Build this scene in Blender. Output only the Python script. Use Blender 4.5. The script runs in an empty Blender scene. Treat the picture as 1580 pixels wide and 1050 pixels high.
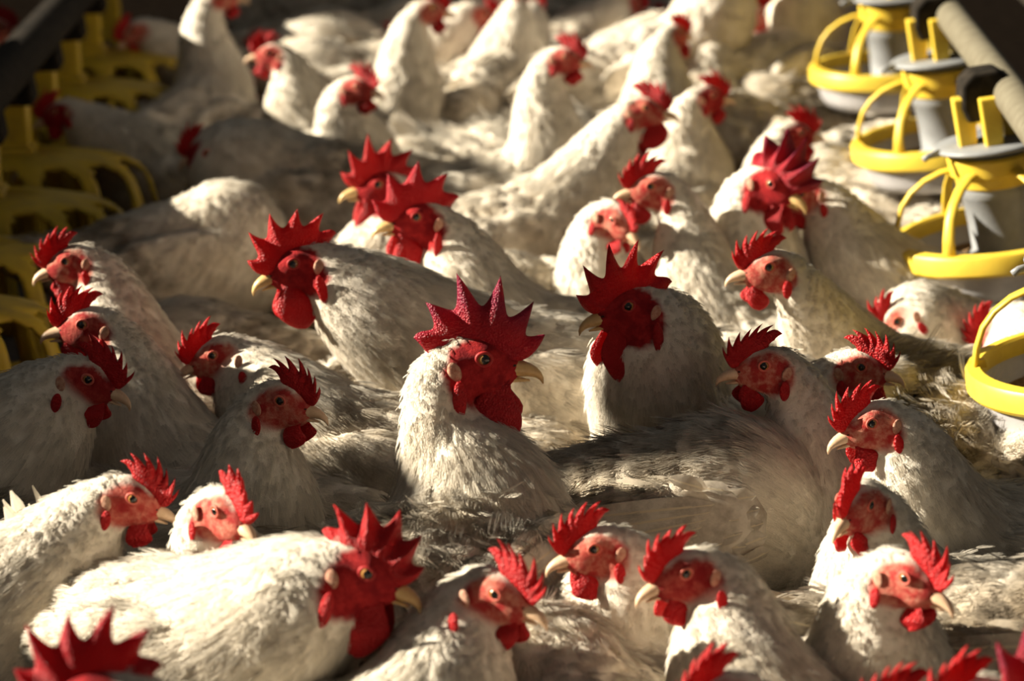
import bpy, math, random
import numpy as np
from mathutils import Vector

random.seed(7)
rng = np.random.default_rng(11)
scn = bpy.context.scene
COL = scn.collection

# ------------------------------------------------------------------ camera, world, sun, exposure
CAM_H = 1.30
PITCH = math.radians(15.17)
FOC = 4389.0                       # 100 mm on 36 mm, in pixels of the 1580 px frame
cam_d = bpy.data.cameras.new('camera')
cam_d.sensor_width = 36.0
cam_d.lens = 100.0
cam_d.clip_start = 0.05
cam_d.clip_end = 60
cam_d.dof.use_dof = True
cam_d.dof.focus_distance = 3.28
cam_d.dof.aperture_fstop = 4.8
cam = bpy.data.objects.new('camera', cam_d)
cam.location = (0, 0, CAM_H)
cam.rotation_euler = (math.pi / 2 - PITCH, 0, 0)
COL.objects.link(cam)
scn.camera = cam

SUN_AZ, SUN_EL = math.radians(5.0), math.radians(24.0)     # from the left, a little behind the flock
world = bpy.data.worlds.new('world')
scn.world = world
world.use_nodes = True
wbg = world.node_tree.nodes['Background']
wbg.inputs[0].default_value = (1.0, 0.97, 0.90, 1)
wbg.inputs[1].default_value = 0.095
sun_d = bpy.data.lights.new('sun', 'SUN')
sun_d.energy = 16.0
sun_d.color = (1.0, 0.90, 0.72)
sun_d.angle = math.radians(0.6)
sun = bpy.data.objects.new('sun', sun_d)
sdir = Vector((-math.cos(SUN_EL) * math.cos(SUN_AZ), math.cos(SUN_EL) * math.sin(SUN_AZ), math.sin(SUN_EL)))
sun.rotation_euler = sdir.to_track_quat('Z', 'Y').to_euler()
sun.location = (-4, 3, 4)
COL.objects.link(sun)
scn.view_settings.view_transform = 'Standard'
scn.view_settings.look = 'None'
scn.view_settings.exposure = 0.0
scn.view_settings.gamma = 1.0
scn.view_settings.use_curve_mapping = False


def pix(px, py, h):
    """the point of the place at height h seen at a pixel of the photograph"""
    a, b = px - 790.0, 525.0 - py
    d = np.array([a, FOC * math.cos(PITCH) + b * math.sin(PITCH), -FOC * math.sin(PITCH) + b * math.cos(PITCH)])
    t = (h - CAM_H) / d[2]
    return np.array([0, 0, CAM_H]) + d * t


# ------------------------------------------------------------------ materials
def new_mat(name):
    m = bpy.data.materials.new(name)
    m.use_nodes = True
    nt = m.node_tree
    nt.nodes.clear()
    out = nt.nodes.new('ShaderNodeOutputMaterial')
    return m, nt, out


def N(nt, kind, **kw):
    n = nt.nodes.new(kind)
    for k, v in kw.items():
        setattr(n, k, v)
    return n


def noise(nt, vec, scale, detail=3.0, rough=0.55):
    n = N(nt, 'ShaderNodeTexNoise')
    n.inputs['Scale'].default_value = scale
    n.inputs['Detail'].default_value = detail
    n.inputs['Roughness'].default_value = rough
    if vec is not None:
        nt.links.new(vec, n.inputs['Vector'])
    return n.outputs['Fac']


def ramp(nt, fac, stops):
    r = N(nt, 'ShaderNodeValToRGB')
    el = r.color_ramp.elements
    while len(el) < len(stops):
        el.new(0.5)
    for e, (p, c) in zip(el, stops):
        e.position = p
        e.color = (*c, 1)
    nt.links.new(fac, r.inputs[0])
    return r.outputs[0]


def mixc(nt, fac, a, b):
    m = N(nt, 'ShaderNodeMix', data_type='RGBA')
    for v, s in ((fac, m.inputs['Factor']), (a, m.inputs['A']), (b, m.inputs['B'])):
        if isinstance(v, (int, float)):
            s.default_value = v
        elif isinstance(v, tuple):
            s.default_value = (*v, 1)
        else:
            nt.links.new(v, s)
    return m.outputs['Result']


def math_n(nt, op, a, b=0.0, clamp=False):
    m = N(nt, 'ShaderNodeMath', operation=op, use_clamp=clamp)
    for v, s in ((a, m.inputs[0]), (b, m.inputs[1])):
        if isinstance(v, (int, float)):
            s.default_value = v
        else:
            nt.links.new(v, s)
    return m.outputs[0]


def objco(nt):
    return N(nt, 'ShaderNodeTexCoord').outputs['Object']


def oattr(nt, name):
    a = N(nt, 'ShaderNodeAttribute', attribute_type='OBJECT', attribute_name=name)
    return a.outputs['Fac']


def gattr(nt, name):
    a = N(nt, 'ShaderNodeAttribute', attribute_type='GEOMETRY', attribute_name=name)
    return a.outputs['Fac']


def principled(nt, col, rough=0.6, spec=0.3):
    p = N(nt, 'ShaderNodeBsdfPrincipled')
    if isinstance(col, tuple):
        p.inputs['Base Color'].default_value = (*col, 1)
    else:
        nt.links.new(col, p.inputs['Base Color'])
    p.inputs['Roughness'].default_value = rough
    p.inputs['Specular IOR Level'].default_value = spec
    return p


def bump(nt, height, strength, dist, bsdf):
    b = N(nt, 'ShaderNodeBump')
    b.inputs['Strength'].default_value = strength
    b.inputs['Distance'].default_value = dist
    nt.links.new(height, b.inputs['Height'])
    nt.links.new(b.outputs[0], bsdf.inputs['Normal'])


WHITE = (0.80, 0.735, 0.63)
CREAM = (0.67, 0.56, 0.41)
DIRT = (0.30, 0.25, 0.19)


def plumage_colour(nt):
    """white feathers with cream stains and grey-brown litter dirt, same field on skin mesh and strands"""
    oc = objco(nt)
    r = N(nt, 'ShaderNodeVectorMath', operation='ADD')
    cmb = N(nt, 'ShaderNodeCombineXYZ')
    s = oattr(nt, 'seed')
    for i in range(3):
        nt.links.new(s, cmb.inputs[i])
    nt.links.new(oc, r.inputs[0])
    nt.links.new(cmb.outputs[0], r.inputs[1])
    v = r.outputs[0]
    n1 = noise(nt, v, 9.0, 3)
    n2 = noise(nt, v, 30.0, 4, 0.65)
    d = math_n(nt, 'MULTIPLY', oattr(nt, 'dirt'), gattr(nt, 'soil'))
    cream = ramp(nt, n1, [(0.42, (0, 0, 0)), (0.66, (1, 1, 1))])
    c = mixc(nt, math_n(nt, 'MULTIPLY', cream, math_n(nt, 'MULTIPLY', d, 1.3, True)), WHITE, CREAM)
    thr = math_n(nt, 'ADD', n2, math_n(nt, 'MULTIPLY', math_n(nt, 'SUBTRACT', d, 0.5), 0.55))
    dm = ramp(nt, thr, [(0.46, (0, 0, 0)), (0.72, (1, 1, 1))])
    return mixc(nt, math_n(nt, 'MULTIPLY', dm, 0.85), c, DIRT), v


def make_feather_mat(name, strands):
    m, nt, out = new_mat(name)
    col, v = plumage_colour(nt)
    if strands:
        d = N(nt, 'ShaderNodeBsdfDiffuse')
        t = N(nt, 'ShaderNodeBsdfTranslucent')
        nt.links.new(col, d.inputs[0])
        nt.links.new(col, t.inputs[0])
        mx = N(nt, 'ShaderNodeMixShader')
        mx.inputs[0].default_value = 0.14
        nr = N(nt, 'ShaderNodeAttribute', attribute_type='GEOMETRY', attribute_name='vane')
        nt.links.new(nr.outputs['Vector'], d.inputs['Normal'])
        nt.links.new(d.outputs[0], mx.inputs[1])
        nt.links.new(t.outputs[0], mx.inputs[2])
        nt.links.new(mx.outputs[0], out.inputs[0])
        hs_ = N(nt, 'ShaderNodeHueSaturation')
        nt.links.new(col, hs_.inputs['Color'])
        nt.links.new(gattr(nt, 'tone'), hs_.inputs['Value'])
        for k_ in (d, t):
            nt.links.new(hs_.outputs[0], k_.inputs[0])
    else:
        skin = gattr(nt, 'skin')
        red = oattr(nt, 'red')
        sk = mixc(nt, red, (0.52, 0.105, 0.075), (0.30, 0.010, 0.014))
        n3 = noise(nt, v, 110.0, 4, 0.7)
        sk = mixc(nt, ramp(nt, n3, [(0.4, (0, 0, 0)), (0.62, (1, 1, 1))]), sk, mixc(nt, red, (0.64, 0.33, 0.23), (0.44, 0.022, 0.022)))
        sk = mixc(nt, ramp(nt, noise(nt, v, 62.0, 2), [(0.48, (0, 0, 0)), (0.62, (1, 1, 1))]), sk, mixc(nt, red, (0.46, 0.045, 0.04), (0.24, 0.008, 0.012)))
        c2 = mixc(nt, skin, col, sk)
        p = principled(nt, c2, 0.75, 0.15)
        bump(nt, noise(nt, v, 300.0, 4, 0.75), 0.8, 0.0026, p)
        nt.links.new(p.outputs[0], out.inputs[0])
    return m


M_BODY = make_feather_mat('bird_skin_and_down', False)
M_PLUME = make_feather_mat('feather_strands', True)


def make_blade_mat():
    m, nt, out = new_mat('flight_feather')
    col, v = plumage_colour(nt)
    uv = N(nt, 'ShaderNodeUVMap').outputs[0]
    sx = N(nt, 'ShaderNodeSeparateXYZ')
    nt.links.new(uv, sx.inputs[0])
    shaft = ramp(nt, math_n(nt, 'ABSOLUTE', math_n(nt, 'SUBTRACT', sx.outputs[0], 0.3)), [(0.02, (1, 1, 1)), (0.05, (0, 0, 0))])
    w = N(nt, 'ShaderNodeTexWave')
    w.inputs['Scale'].default_value = 14.0
    w.inputs['Distortion'].default_value = 3.0
    nt.links.new(uv, w.inputs['Vector'])
    c = mixc(nt, math_n(nt, 'MULTIPLY', w.outputs['Fac'], 0.25), col, (0.42, 0.34, 0.25))
    c = mixc(nt, shaft, c, (0.80, 0.70, 0.52))
    d = principled(nt, c, 0.6, 0.25)
    bump(nt, w.outputs['Fac'], 0.5, 0.001, d)
    t = N(nt, 'ShaderNodeBsdfTranslucent')
    nt.links.new(c, t.inputs[0])
    mx = N(nt, 'ShaderNodeMixShader')
    mx.inputs[0].default_value = 0.3
    nt.links.new(d.outputs[0], mx.inputs[1])
    nt.links.new(t.outputs[0], mx.inputs[2])
    nt.links.new(mx.outputs[0], out.inputs[0])
    return m


M_BLADE = make_blade_mat()


def make_comb_mat():
    m, nt, out = new_mat('red_comb')
    oc = objco(nt)
    tip = gattr(nt, 'tip')
    pur = oattr(nt, 'purple')
    n1 = noise(nt, oc, 70.0, 4, 0.7)
    red = mixc(nt, n1, (0.40, 0.005, 0.010), (0.56, 0.018, 0.020))
    deep = mixc(nt, n1, (0.13, 0.004, 0.025), (0.27, 0.020, 0.065))
    f = math_n(nt, 'MULTIPLY', math_n(nt, 'ADD', tip, 0.30, True), pur)
    c = mixc(nt, f, red, deep)
    p = principled(nt, c, 0.5, 0.35)
    vo = N(nt, 'ShaderNodeTexVoronoi')
    vo.inputs['Scale'].default_value = 420.0
    nt.links.new(oc, vo.inputs['Vector'])
    bump(nt, vo.outputs['Distance'], 0.9, 0.0020, p)
    t = N(nt, 'ShaderNodeBsdfTranslucent')
    nt.links.new(mixc(nt, 0.5, c, (0.9, 0.02, 0.01)), t.inputs[0])
    mx = N(nt, 'ShaderNodeMixShader')
    mx.inputs[0].default_value = 0.3
    nt.links.new(p.outputs[0], mx.inputs[1])
    nt.links.new(t.outputs[0], mx.inputs[2])
    nt.links.new(mx.outputs[0], out.inputs[0])
    return m


M_COMB = make_comb_mat()


def simple_mat(name, col, rough=0.5, spec=0.3, var=None, scale=60.0, bmp=0.0):
    m, nt, out = new_mat(name)
    oc = objco(nt)
    c = col
    n1 = noise(nt, oc, scale, 4, 0.6)
    if var is not None:
        c = mixc(nt, ramp(nt, n1, [(0.38, (0, 0, 0)), (0.68, (1, 1, 1))]), col, var)
    p = principled(nt, c, rough, spec)
    if bmp:
        bump(nt, n1, bmp, 0.002, p)
    nt.links.new(p.outputs[0], out.inputs[0])
    return m


M_BEAK = simple_mat('horn_beak', (0.72, 0.50, 0.33), 0.4, 0.4, (0.55, 0.36, 0.22), 90)
M_BEAK_Y = simple_mat('yellow_horn_beak', (0.68, 0.47, 0.20), 0.35, 0.45, (0.48, 0.30, 0.12), 60)
M_PUPIL = simple_mat('eye_pupil', (0.006, 0.005, 0.005), 0.08, 0.6)
M_IRIS = simple_mat('eye_iris', (0.42, 0.20, 0.055), 0.12, 0.6, (0.30, 0.14, 0.05), 500)
M_DARK = simple_mat('dark_nostril', (0.03, 0.012, 0.01), 0.6, 0.2)
M_EAR = simple_mat('pale_ear_tuft', (0.55, 0.34, 0.24), 0.8, 0.1, (0.42, 0.17, 0.12), 240, 0.9)
M_SKINP = simple_mat('pink_eyelid', (0.56, 0.10, 0.075), 0.55, 0.3, (0.62, 0.17, 0.12), 300, 0.3)
M_SKINR = simple_mat('red_eyelid', (0.36, 0.02, 0.02), 0.55, 0.3, (0.45, 0.03, 0.03), 300, 0.3)
M_LEG = simple_mat('leg_scale', (0.62, 0.42, 0.18), 0.55, 0.3, (0.5, 0.33, 0.14), 120, 0.4)
M_YEL = simple_mat('yellow_plastic', (0.68, 0.49, 0.05), 0.42, 0.4, (0.60, 0.41, 0.04), 35, 0.1)
M_YELD = simple_mat('dusty_yellow_plastic', (0.60, 0.42, 0.025), 0.5, 0.35, (0.42, 0.29, 0.03), 22, 0.15)
M_GREY = simple_mat('grey_plastic', (0.24, 0.25, 0.26), 0.45, 0.4, (0.19, 0.195, 0.20), 30, 0.1)
M_GREYL = simple_mat('light_grey_plastic', (0.42, 0.41, 0.42), 0.45, 0.4, (0.34, 0.33, 0.34), 25, 0.1)
M_PIPE = simple_mat('dusty_galvanised_pipe', (0.15, 0.135, 0.095), 0.7, 0.2, (0.11, 0.095, 0.065), 45, 0.2)
M_BLACK = simple_mat('black_plastic', (0.012, 0.010, 0.008), 0.85, 0.08, (0.03, 0.024, 0.018), 50, 0.2)
M_FEED = simple_mat('brown_feed', (0.22, 0.14, 0.07), 0.9, 0.1, (0.10, 0.06, 0.03), 160, 0.8)
M_CRUST = simple_mat('dried_feed_crust', (0.55, 0.36, 0.12), 0.9, 0.1, (0.36, 0.22, 0.08), 120, 0.9)
M_FLOOR = simple_mat('wood_shaving_litter', (0.20, 0.13, 0.075), 0.95, 0.1, (0.10, 0.065, 0.04), 30, 0.9)


# ------------------------------------------------------------------ mesh helpers
def mesh_obj(name, verts, faces, mats, parent=None, origin=(0, 0, 0), smooth=True, mi=None):
    v = np.asarray(verts, dtype=np.float64) - np.asarray(origin)
    me = bpy.data.meshes.new(name)
    if isinstance(faces, np.ndarray):
        nv, nf, k = len(v), len(faces), faces.shape[1]
        me.vertices.add(nv)
        me.vertices.foreach_set('co', v.astype(np.float32).ravel())
        me.loops.add(nf * k)
        me.loops.foreach_set('vertex_index', faces.astype(np.int32).ravel())
        me.polygons.add(nf)
        me.polygons.foreach_set('loop_start', np.arange(0, nf * k, k, dtype=np.int32))
        me.update(calc_edges=True)
    else:
        me.from_pydata([tuple(p) for p in v], [], faces)
        me.update()
    for m in (mats if isinstance(mats, (list, tuple)) else [mats]):
        me.materials.append(m)
    if mi is not None:
        me.polygons.foreach_set('material_index', np.asarray(mi, dtype=np.int32))
    if smooth:
        me.polygons.foreach_set('use_smooth', np.ones(len(me.polygons), dtype=bool))
    o = bpy.data.objects.new(name, me)
    COL.objects.link(o)
    if parent is not None:
        o.parent = parent
    return o


def empty(name, loc, label=None, cat=None, group=None):
    o = bpy.data.objects.new(name, None)
    o.location = loc
    o.empty_display_size = 0.05
    COL.objects.link(o)
    if label:
        o['label'] = label
    if cat:
        o['category'] = cat
    if group:
        o['group'] = group
    return o


def grid_faces(nu, nv, cu=False, cv=False):
    f = []
    for i in range(nu if cu else nu - 1):
        for j in range(nv if cv else nv - 1):
            a, b = i * nv + j, ((i + 1) % nu) * nv + j
            c, d = ((i + 1) % nu) * nv + (j + 1) % nv, i * nv + (j + 1) % nv
            f.append((a, b, c, d))
    return f


def ellipsoid(c, ax, nu=14, nv=9):
    """ax: 3x3, rows are the semi-axis vectors; pole along row 2"""
    ax = np.asarray(ax)
    vs, fs = [], []
    for j in range(1, nv):
        th = math.pi * j / nv
        for i in range(nu):
            ph = 2 * math.pi * i / nu
            vs.append(np.asarray(c) + ax[0] * math.sin(th) * math.cos(ph) + ax[1] * math.sin(th) * math.sin(ph) + ax[2] * math.cos(th))
    top, bot = len(vs), len(vs) + 1
    vs += [np.asarray(c) + ax[2], np.asarray(c) - ax[2]]
    for j in range(nv - 2):
        for i in range(nu):
            a, b = j * nu + i, j * nu + (i + 1) % nu
            fs.append((a, a + nu, b + nu, b))
    for i in range(nu):
        fs.append((top, i, (i + 1) % nu))
        fs.append((bot, (nv - 2) * nu + (i + 1) % nu, (nv - 2) * nu + i))
    return vs, fs


def sweep(path, ra, rb, A, B, n=10):
    """closed tube: path points, half sizes ra along A and rb along B (vectors, may vary per point)"""
    vs, fs = [], []
    m = len(path)
    for k in range(m):
        a = np.asarray(A[k] if np.ndim(A) == 2 else A)
        b = np.asarray(B[k] if np.ndim(B) == 2 else B)
        for i in range(n):
            t = 2 * math.pi * i / n
            vs.append(np.asarray(path[k]) + a * ra[k] * math.cos(t) + b * rb[k] * math.sin(t))
    for k in range(m - 1):
        for i in range(n):
            fs.append((k * n + i, k * n + (i + 1) % n, (k + 1) * n + (i + 1) % n, (k + 1) * n + i))
    fs.append(tuple(range(n - 1, -1, -1)))
    fs.append(tuple((m - 1) * n + i for i in range(n)))
    return vs, fs


def tube(path, r, n=8):
    path = [np.asarray(p, dtype=float) for p in path]
    r = [r] * len(path) if np.ndim(r) == 0 else r
    A, B = [], []
    ref = np.array([0.0, 0.0, 1.0])
    for k in range(len(path)):
        t = path[min(k + 1, len(path) - 1)] - path[max(k - 1, 0)]
        t /= np.linalg.norm(t) + 1e-9
        rf = ref if abs(t[2]) < 0.9 else np.array([1.0, 0, 0])
        a = np.cross(rf, t)
        a /= np.linalg.norm(a)
        A.append(a)
        B.append(np.cross(t, a))
    return sweep(path, r, r, np.array(A), np.array(B), n)


def lathe(prof, n=40, closed=False):
    vs, fs = [], []
    m = len(prof)
    for i in range(n):
        t = 2 * math.pi * i / n
        for r, z in prof:
            vs.append((r * math.cos(t), r * math.sin(t), z))
    for i in range(n):
        for j in range(m if closed else m - 1):
            a, b = i * m + j, ((i + 1) % n) * m + j
            c, d = ((i + 1) % n) * m + (j + 1) % m, i * m + (j + 1) % m
            fs.append((a, b, c, d))
    return vs, fs


def box(c, s, taper=1.0):
    vs = []
    for z in (-1, 1):
        k = taper if z > 0 else 1.0
        for x, y in ((-1, -1), (1, -1), (1, 1), (-1, 1)):
            vs.append((c[0] + x * s[0] * k, c[1] + y * s[1] * k, c[2] + z * s[2]))
    return vs, [(3, 2, 1, 0), (4, 5, 6, 7), (0, 1, 5, 4), (1, 2, 6, 5), (2, 3, 7, 6), (3, 0, 4, 7)]


def bevel(o, w, seg=2):
    m = o.modifiers.new('bevel', 'BEVEL')
    m.width = w
    m.segments = seg
    m.limit_method = 'ANGLE'


# ------------------------------------------------------------------ implicit bird bodies
def surface_nets(F, org, h):
    s = F < 0
    c8 = [s[i:s.shape[0] - 1 + i, j:s.shape[1] - 1 + j, k:s.shape[2] - 1 + k] for i in (0, 1) for j in (0, 1) for k in (0, 1)]
    any_, all_ = c8[0].copy(), c8[0].copy()
    for c in c8[1:]:
        any_ |= c
        all_ &= c
    act = any_ & ~all_
    I, J, K = np.nonzero(act)
    idx = np.full(act.shape, -1, dtype=np.int64)
    idx[I, J, K] = np.arange(len(I))
    acc = np.zeros((len(I), 3), dtype=np.float32)
    cnt = np.zeros(len(I), dtype=np.float32)
    for ax in range(3):
        o1, o2 = [a for a in range(3) if a != ax]
        for u in (0, 1):
            for w in (0, 1):
                d0 = [0, 0, 0]
                d0[o1], d0[o2] = u, w
                d1 = list(d0)
                d1[ax] = 1
                a = F[I + d0[0], J + d0[1], K + d0[2]]
                b = F[I + d1[0], J + d1[1], K + d1[2]]
                m = (a < 0) != (b < 0)
                t = np.where(m, a / np.where(m, a - b, 1), 0)
                p = np.zeros((len(I), 3), dtype=np.float32)
                p[:, o1], p[:, o2] = u, w
                p[:, ax] = t
                acc += p * m[:, None]
                cnt += m
    V = org + h * (np.stack([I, J, K], 1) + acc / cnt[:, None])
    faces = []
    for ax in range(3):
        o1, o2 = [(1, 2), (2, 0), (0, 1)][ax]
        sl0, sl1 = [slice(None)] * 3, [slice(None)] * 3
        sl0[ax], sl1[ax] = slice(0, -1), slice(1, None)
        ch = s[tuple(sl0)] != s[tuple(sl1)]
        P = np.stack(np.nonzero(ch), 1)
        ok = (P[:, o1] > 0) & (P[:, o2] > 0) & (P[:, o1] < act.shape[o1]) & (P[:, o2] < act.shape[o2])
        P = P[ok]
        ins = s[P[:, 0], P[:, 1], P[:, 2]]
        q = []
        for du, dv in ((-1, -1), (0, -1), (0, 0), (-1, 0)):
            R = P.copy()
            R[:, o1] += du
            R[:, o2] += dv
            q.append(idx[R[:, 0], R[:, 1], R[:, 2]])
        q = np.stack(q, 1)
        q[~ins] = q[~ins][:, ::-1]
        faces.append(q)
    Fq = np.concatenate(faces)
    return V, Fq[(Fq >= 0).all(1)]


class Field:
    def __init__(self, lo, hi, h):
        self.h = h
        self.lo = np.asarray(lo, dtype=np.float32)
        n = np.ceil((np.asarray(hi) - lo) / h).astype(int) + 1
        self.ax = [self.lo[i] + h * np.arange(n[i], dtype=np.float32) for i in range(3)]
        self.F = np.full(tuple(n), 0.05, dtype=np.float32)

    def sub(self, c, r):
        sl = []
        for i in range(3):
            a = int(max(0, math.floor((c[i] - r - self.lo[i]) / self.h)))
            b = int(min(len(self.ax[i]), math.ceil((c[i] + r - self.lo[i]) / self.h) + 1))
            if b <= a:
                return None
            sl.append(slice(a, b))
        g = np.meshgrid(self.ax[0][sl[0]], self.ax[1][sl[1]], self.ax[2][sl[2]], indexing='ij')
        return tuple(sl), np.stack(g, -1)

    def union(self, sl, d, k):
        a = self.F[sl]
        hh = np.clip(0.5 + 0.5 * (a - d) / k, 0, 1)
        self.F[sl] = a * (1 - hh) + d * hh - k * hh * (1 - hh)

    def ell(self, c, ax, k=0.02):
        """ax rows = semi-axis vectors"""
        ax = np.asarray(ax, dtype=np.float32)
        L = np.linalg.norm(ax, axis=1)
        r = self.sub(c, L.max() + 0.03)
        if r is None:
            return
        sl, p = r
        q = (p - np.asarray(c, dtype=np.float32)) @ (ax / L[:, None]).T
        k0 = np.linalg.norm(q / L, axis=-1)
        k1 = np.linalg.norm(q / (L * L), axis=-1) + 1e-6
        self.union(sl, k0 * (k0 - 1) / k1, k)

    def cap(self, a, b, ra, rb, k=0.02):
        a, b = np.asarray(a, dtype=np.float32), np.asarray(b, dtype=np.float32)
        r = self.sub((a + b) / 2, np.linalg.norm(b - a) / 2 + max(ra, rb) + 0.03)
        if r is None:
            return
        sl, p = r
        ab = b - a
        t = np.clip(((p - a) @ ab) / (ab @ ab + 1e-9), 0, 1)
        d = np.linalg.norm(p - a - t[..., None] * ab, axis=-1) - (ra + t * (rb - ra))
        self.union(sl, d, k)


def bez(p0, p1, p2, p3, t):
    t = np.asarray(t)[:, None]
    return (1 - t) ** 3 * p0 + 3 * (1 - t) ** 2 * t * p1 + 3 * (1 - t) * t * t * p2 + t ** 3 * p3


def sines(p, freq, seed, n=7):
    r = np.random.default_rng(seed)
    o = np.zeros(len(p))
    for _ in range(n):
        d = r.normal(size=3)
        d *= freq * (0.6 + 0.9 * r.random()) / np.linalg.norm(d)
        o += np.sin(p @ d + r.random() * 6.28)
    return o / n


def vnormals(V, Fq):
    n = np.cross(V[Fq[:, 2]] - V[Fq[:, 0]], V[Fq[:, 3]] - V[Fq[:, 1]])
    out = np.zeros_like(V)
    for k in range(4):
        np.add.at(out, Fq[:, k], n)
    return out / (np.linalg.norm(out, axis=1)[:, None] + 1e-12)


def sstep(a, b, x):
    t = np.clip((x - a) / (b - a), 0, 1)
    return t * t * (3 - 2 * t)


def unit(v):
    return v / (np.linalg.norm(v, axis=-1, keepdims=True) + 1e-9)


def yawv(a):
    a = math.radians(a)
    return np.array([math.cos(a), math.sin(a), 0.0])


UP = np.array([0, 0, 1.0])
CAMP = np.array([0, 0, CAM_H])


def comb_mesh(h2w, hs, rooster, opt, seed):
    r = random.Random(seed)
    csz = opt.get('comb', 1.0)
    n_sp = opt.get('spikes', 6 if rooster else 7)
    if rooster:
        a0, a1, r0, H, valley, t0 = 6, 158, 0.031, 0.046 * csz, 0.50, 0.0066
        cx, cz = -0.003, -0.008
    else:
        a0, a1, r0, H, valley, t0 = 8, 112, 0.030, 0.0265 * csz, 0.56, 0.0036
        cx, cz = 0.006, -0.006
    lean = opt.get('lean', 14 if not rooster else 6)
    flop = opt.get('flop', 0.0)
    nu, nv = n_sp * 12 + 1, 9
    ph = r.random() * 6
    amp = 0.005 if rooster else 0.0035
    hts = [0.75 + 0.5 * r.random() for _ in range(n_sp + 1)]
    vs, tips = [], []
    for side in (1, -1):
        for i in range(nu):
            u = i / (nu - 1)
            p = u * n_sp
            ki = min(int(p), n_sp - 1)
            fr = p - ki
            sp = (1 - abs(2 * fr - 1)) ** (1.9 if rooster else 1.2)
            env = 0.50 + 0.58 * math.sin(math.pi * min(1, u * 0.88 + 0.08)) if rooster else 0.42 + 0.68 * math.sin(math.pi * min(1, 0.12 + u * 0.62))
            lobe = max(sstep(0.84, 0.95, u), (1 - sstep(0.06, 0.13, u)) if rooster else 0.0)
            hh = H * env * ((1 - lobe) * (valley + (1 - valley) * sp * hts[ki]) + lobe * (0.72 + 0.12 * sp))
            endt = min(1.0, (0.04 + u * 14) ** 0.5, (0.04 + (1 - u) * 9) ** 0.5)
            hh *= 0.35 + 0.65 * endt
            for j in range(nv):
                v = j / (nv - 1)
                ang = math.radians(a0 + (a1 - a0) * u + lean * v * v * (0.4 + sp))
                rr = r0 * (1 - 0.18 * math.sin(math.pi * u)) + hh * v - (0.006 if j == 0 else 0)
                x, z = cx + rr * math.cos(ang), cz + rr * math.sin(ang) * (1.0 if rooster else 1.02)
                th = t0 * (1.25 - 0.45 * v) * math.sqrt(max(0.0, 1 - v ** 3)) * endt + 0.0002
                y = side * th + amp * math.sin(6.28 * 1.6 * u + ph) * v + flop * v * v
                vs.append(h2w(x, y, z))
                tips.append(sstep(0.25, 1.0, v * hh / (H * 0.9)))
    m = nu * nv
    fs = []
    for i in range(nu - 1):
        for j in range(nv - 1):
            a = i * nv + j
            fs.append((a, a + nv, a + nv + 1, a + 1))
            b = m + a
            fs.append((b, b + 1, b + nv + 1, b + nv))
        a = i * nv
        fs.append((a + nv - 1, a + 2 * nv - 1, m + a + 2 * nv - 1, m + a + nv - 1))
        fs.append((a, m + a, m + a + nv, a + nv))
    for a in (0, (nu - 1) * nv):
        for j in range(nv - 1):
            q = (a + j, a + j + 1, m + a + j + 1, m + a + j)
            fs.append(q if a == 0 else q[::-1])
    return vs, fs, tips


def wattle_mesh(h2w, hs, side, rooster, opt, seed):
    r = random.Random(seed)
    sz = opt.get('wattle', 1.0)
    W, Hh = (0.0215, 0.055) if rooster else (0.0145, 0.031)
    W, Hh = W * sz, Hh * sz
    cx, cz = (0.016, -0.016) if rooster else (0.019, -0.019)
    nu, nv = 16, 14
    vs = []
    sway = 0.004 * (r.random() - 0.5)
    for j in range(nv):
        v = 1 - (1 - j / (nv - 1)) ** 1.9
        prof = (math.sin(math.pi * (0.15 + 0.85 * v ** 1.4)) ** 0.52 if v < 1 else 0.0) * (0.55 + 0.45 * sstep(0, 0.55, v))
        for i in range(nu):
            t = 2 * math.pi * i / nu
            x = cx - 0.004 * v + W * prof * math.cos(t) + 0.002 * math.sin(7 * v + seed)
            z = cz - Hh * v
            th = (0.0042 if rooster else 0.0036) * (0.5 + prof)
            y = side * ((0.0105 if rooster else 0.0085) + 0.005 * v * sz) + th * prof * math.sin(t) + sway * v * 2 + 0.0015 * math.sin(9 * v + 2 * math.cos(t))
            vs.append(h2w(x, y, z))
    fs = []
    for j in range(nv - 1):
        for i in range(nu):
            fs.append((j * nu + i, j * nu + (i + 1) % nu, (j + 1) * nu + (i + 1) % nu, (j + 1) * nu + i))
    fs.append(tuple(range(nu - 1, -1, -1)))
    return vs, fs


def blade(root, d, nrm, L, W, curve=0.0, n=7):
    """one vaned feather: a curved strip with a raised shaft"""
    d, nrm = unit(np.asarray(d, float)), unit(np.asarray(nrm, float))
    s = np.cross(nrm, d)
    vs, fs, uv = [], [], []
    for k in range(n + 1):
        q = k / n
        w = W * min(1.0, (q * 5 + 0.12)) * math.sqrt(max(0.02, 1 - q ** 3.5))
        c = root + d * L * q + nrm * (curve * L * q * q)
        vs += [c - s * w * 1.1 - nrm * w * 0.18, c + nrm * 0.0009, c + s * w * 0.8 - nrm * w * 0.12]
        uv += [(0, q * 3), (0.3, q * 3 + 0.3), (0.6, q * 3)]
    for k in range(n):
        a = k * 3
        fs += [(a, a + 3, a + 4, a + 1), (a + 1, a + 4, a + 5, a + 2)]
    return vs, fs, uv


def blade_obj(name, args, parent, origin, seed, dirt):
    vs, fs, uv = blade(*args)
    o = mesh_obj(name, vs, fs, M_BLADE, parent, origin)
    at = o.data.attributes.new('soil', 'FLOAT', 'POINT')
    at.data.foreach_set('value', np.ones(len(vs), dtype=np.float32))
    ul = o.data.uv_layers.new(name='uv')
    for lp in o.data.loops:
        ul.data[lp.index].uv = uv[lp.vertex_index]
    o['seed'], o['dirt'], o['red'], o['purple'] = seed, dirt, 0.0, 0.0
    return o


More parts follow.
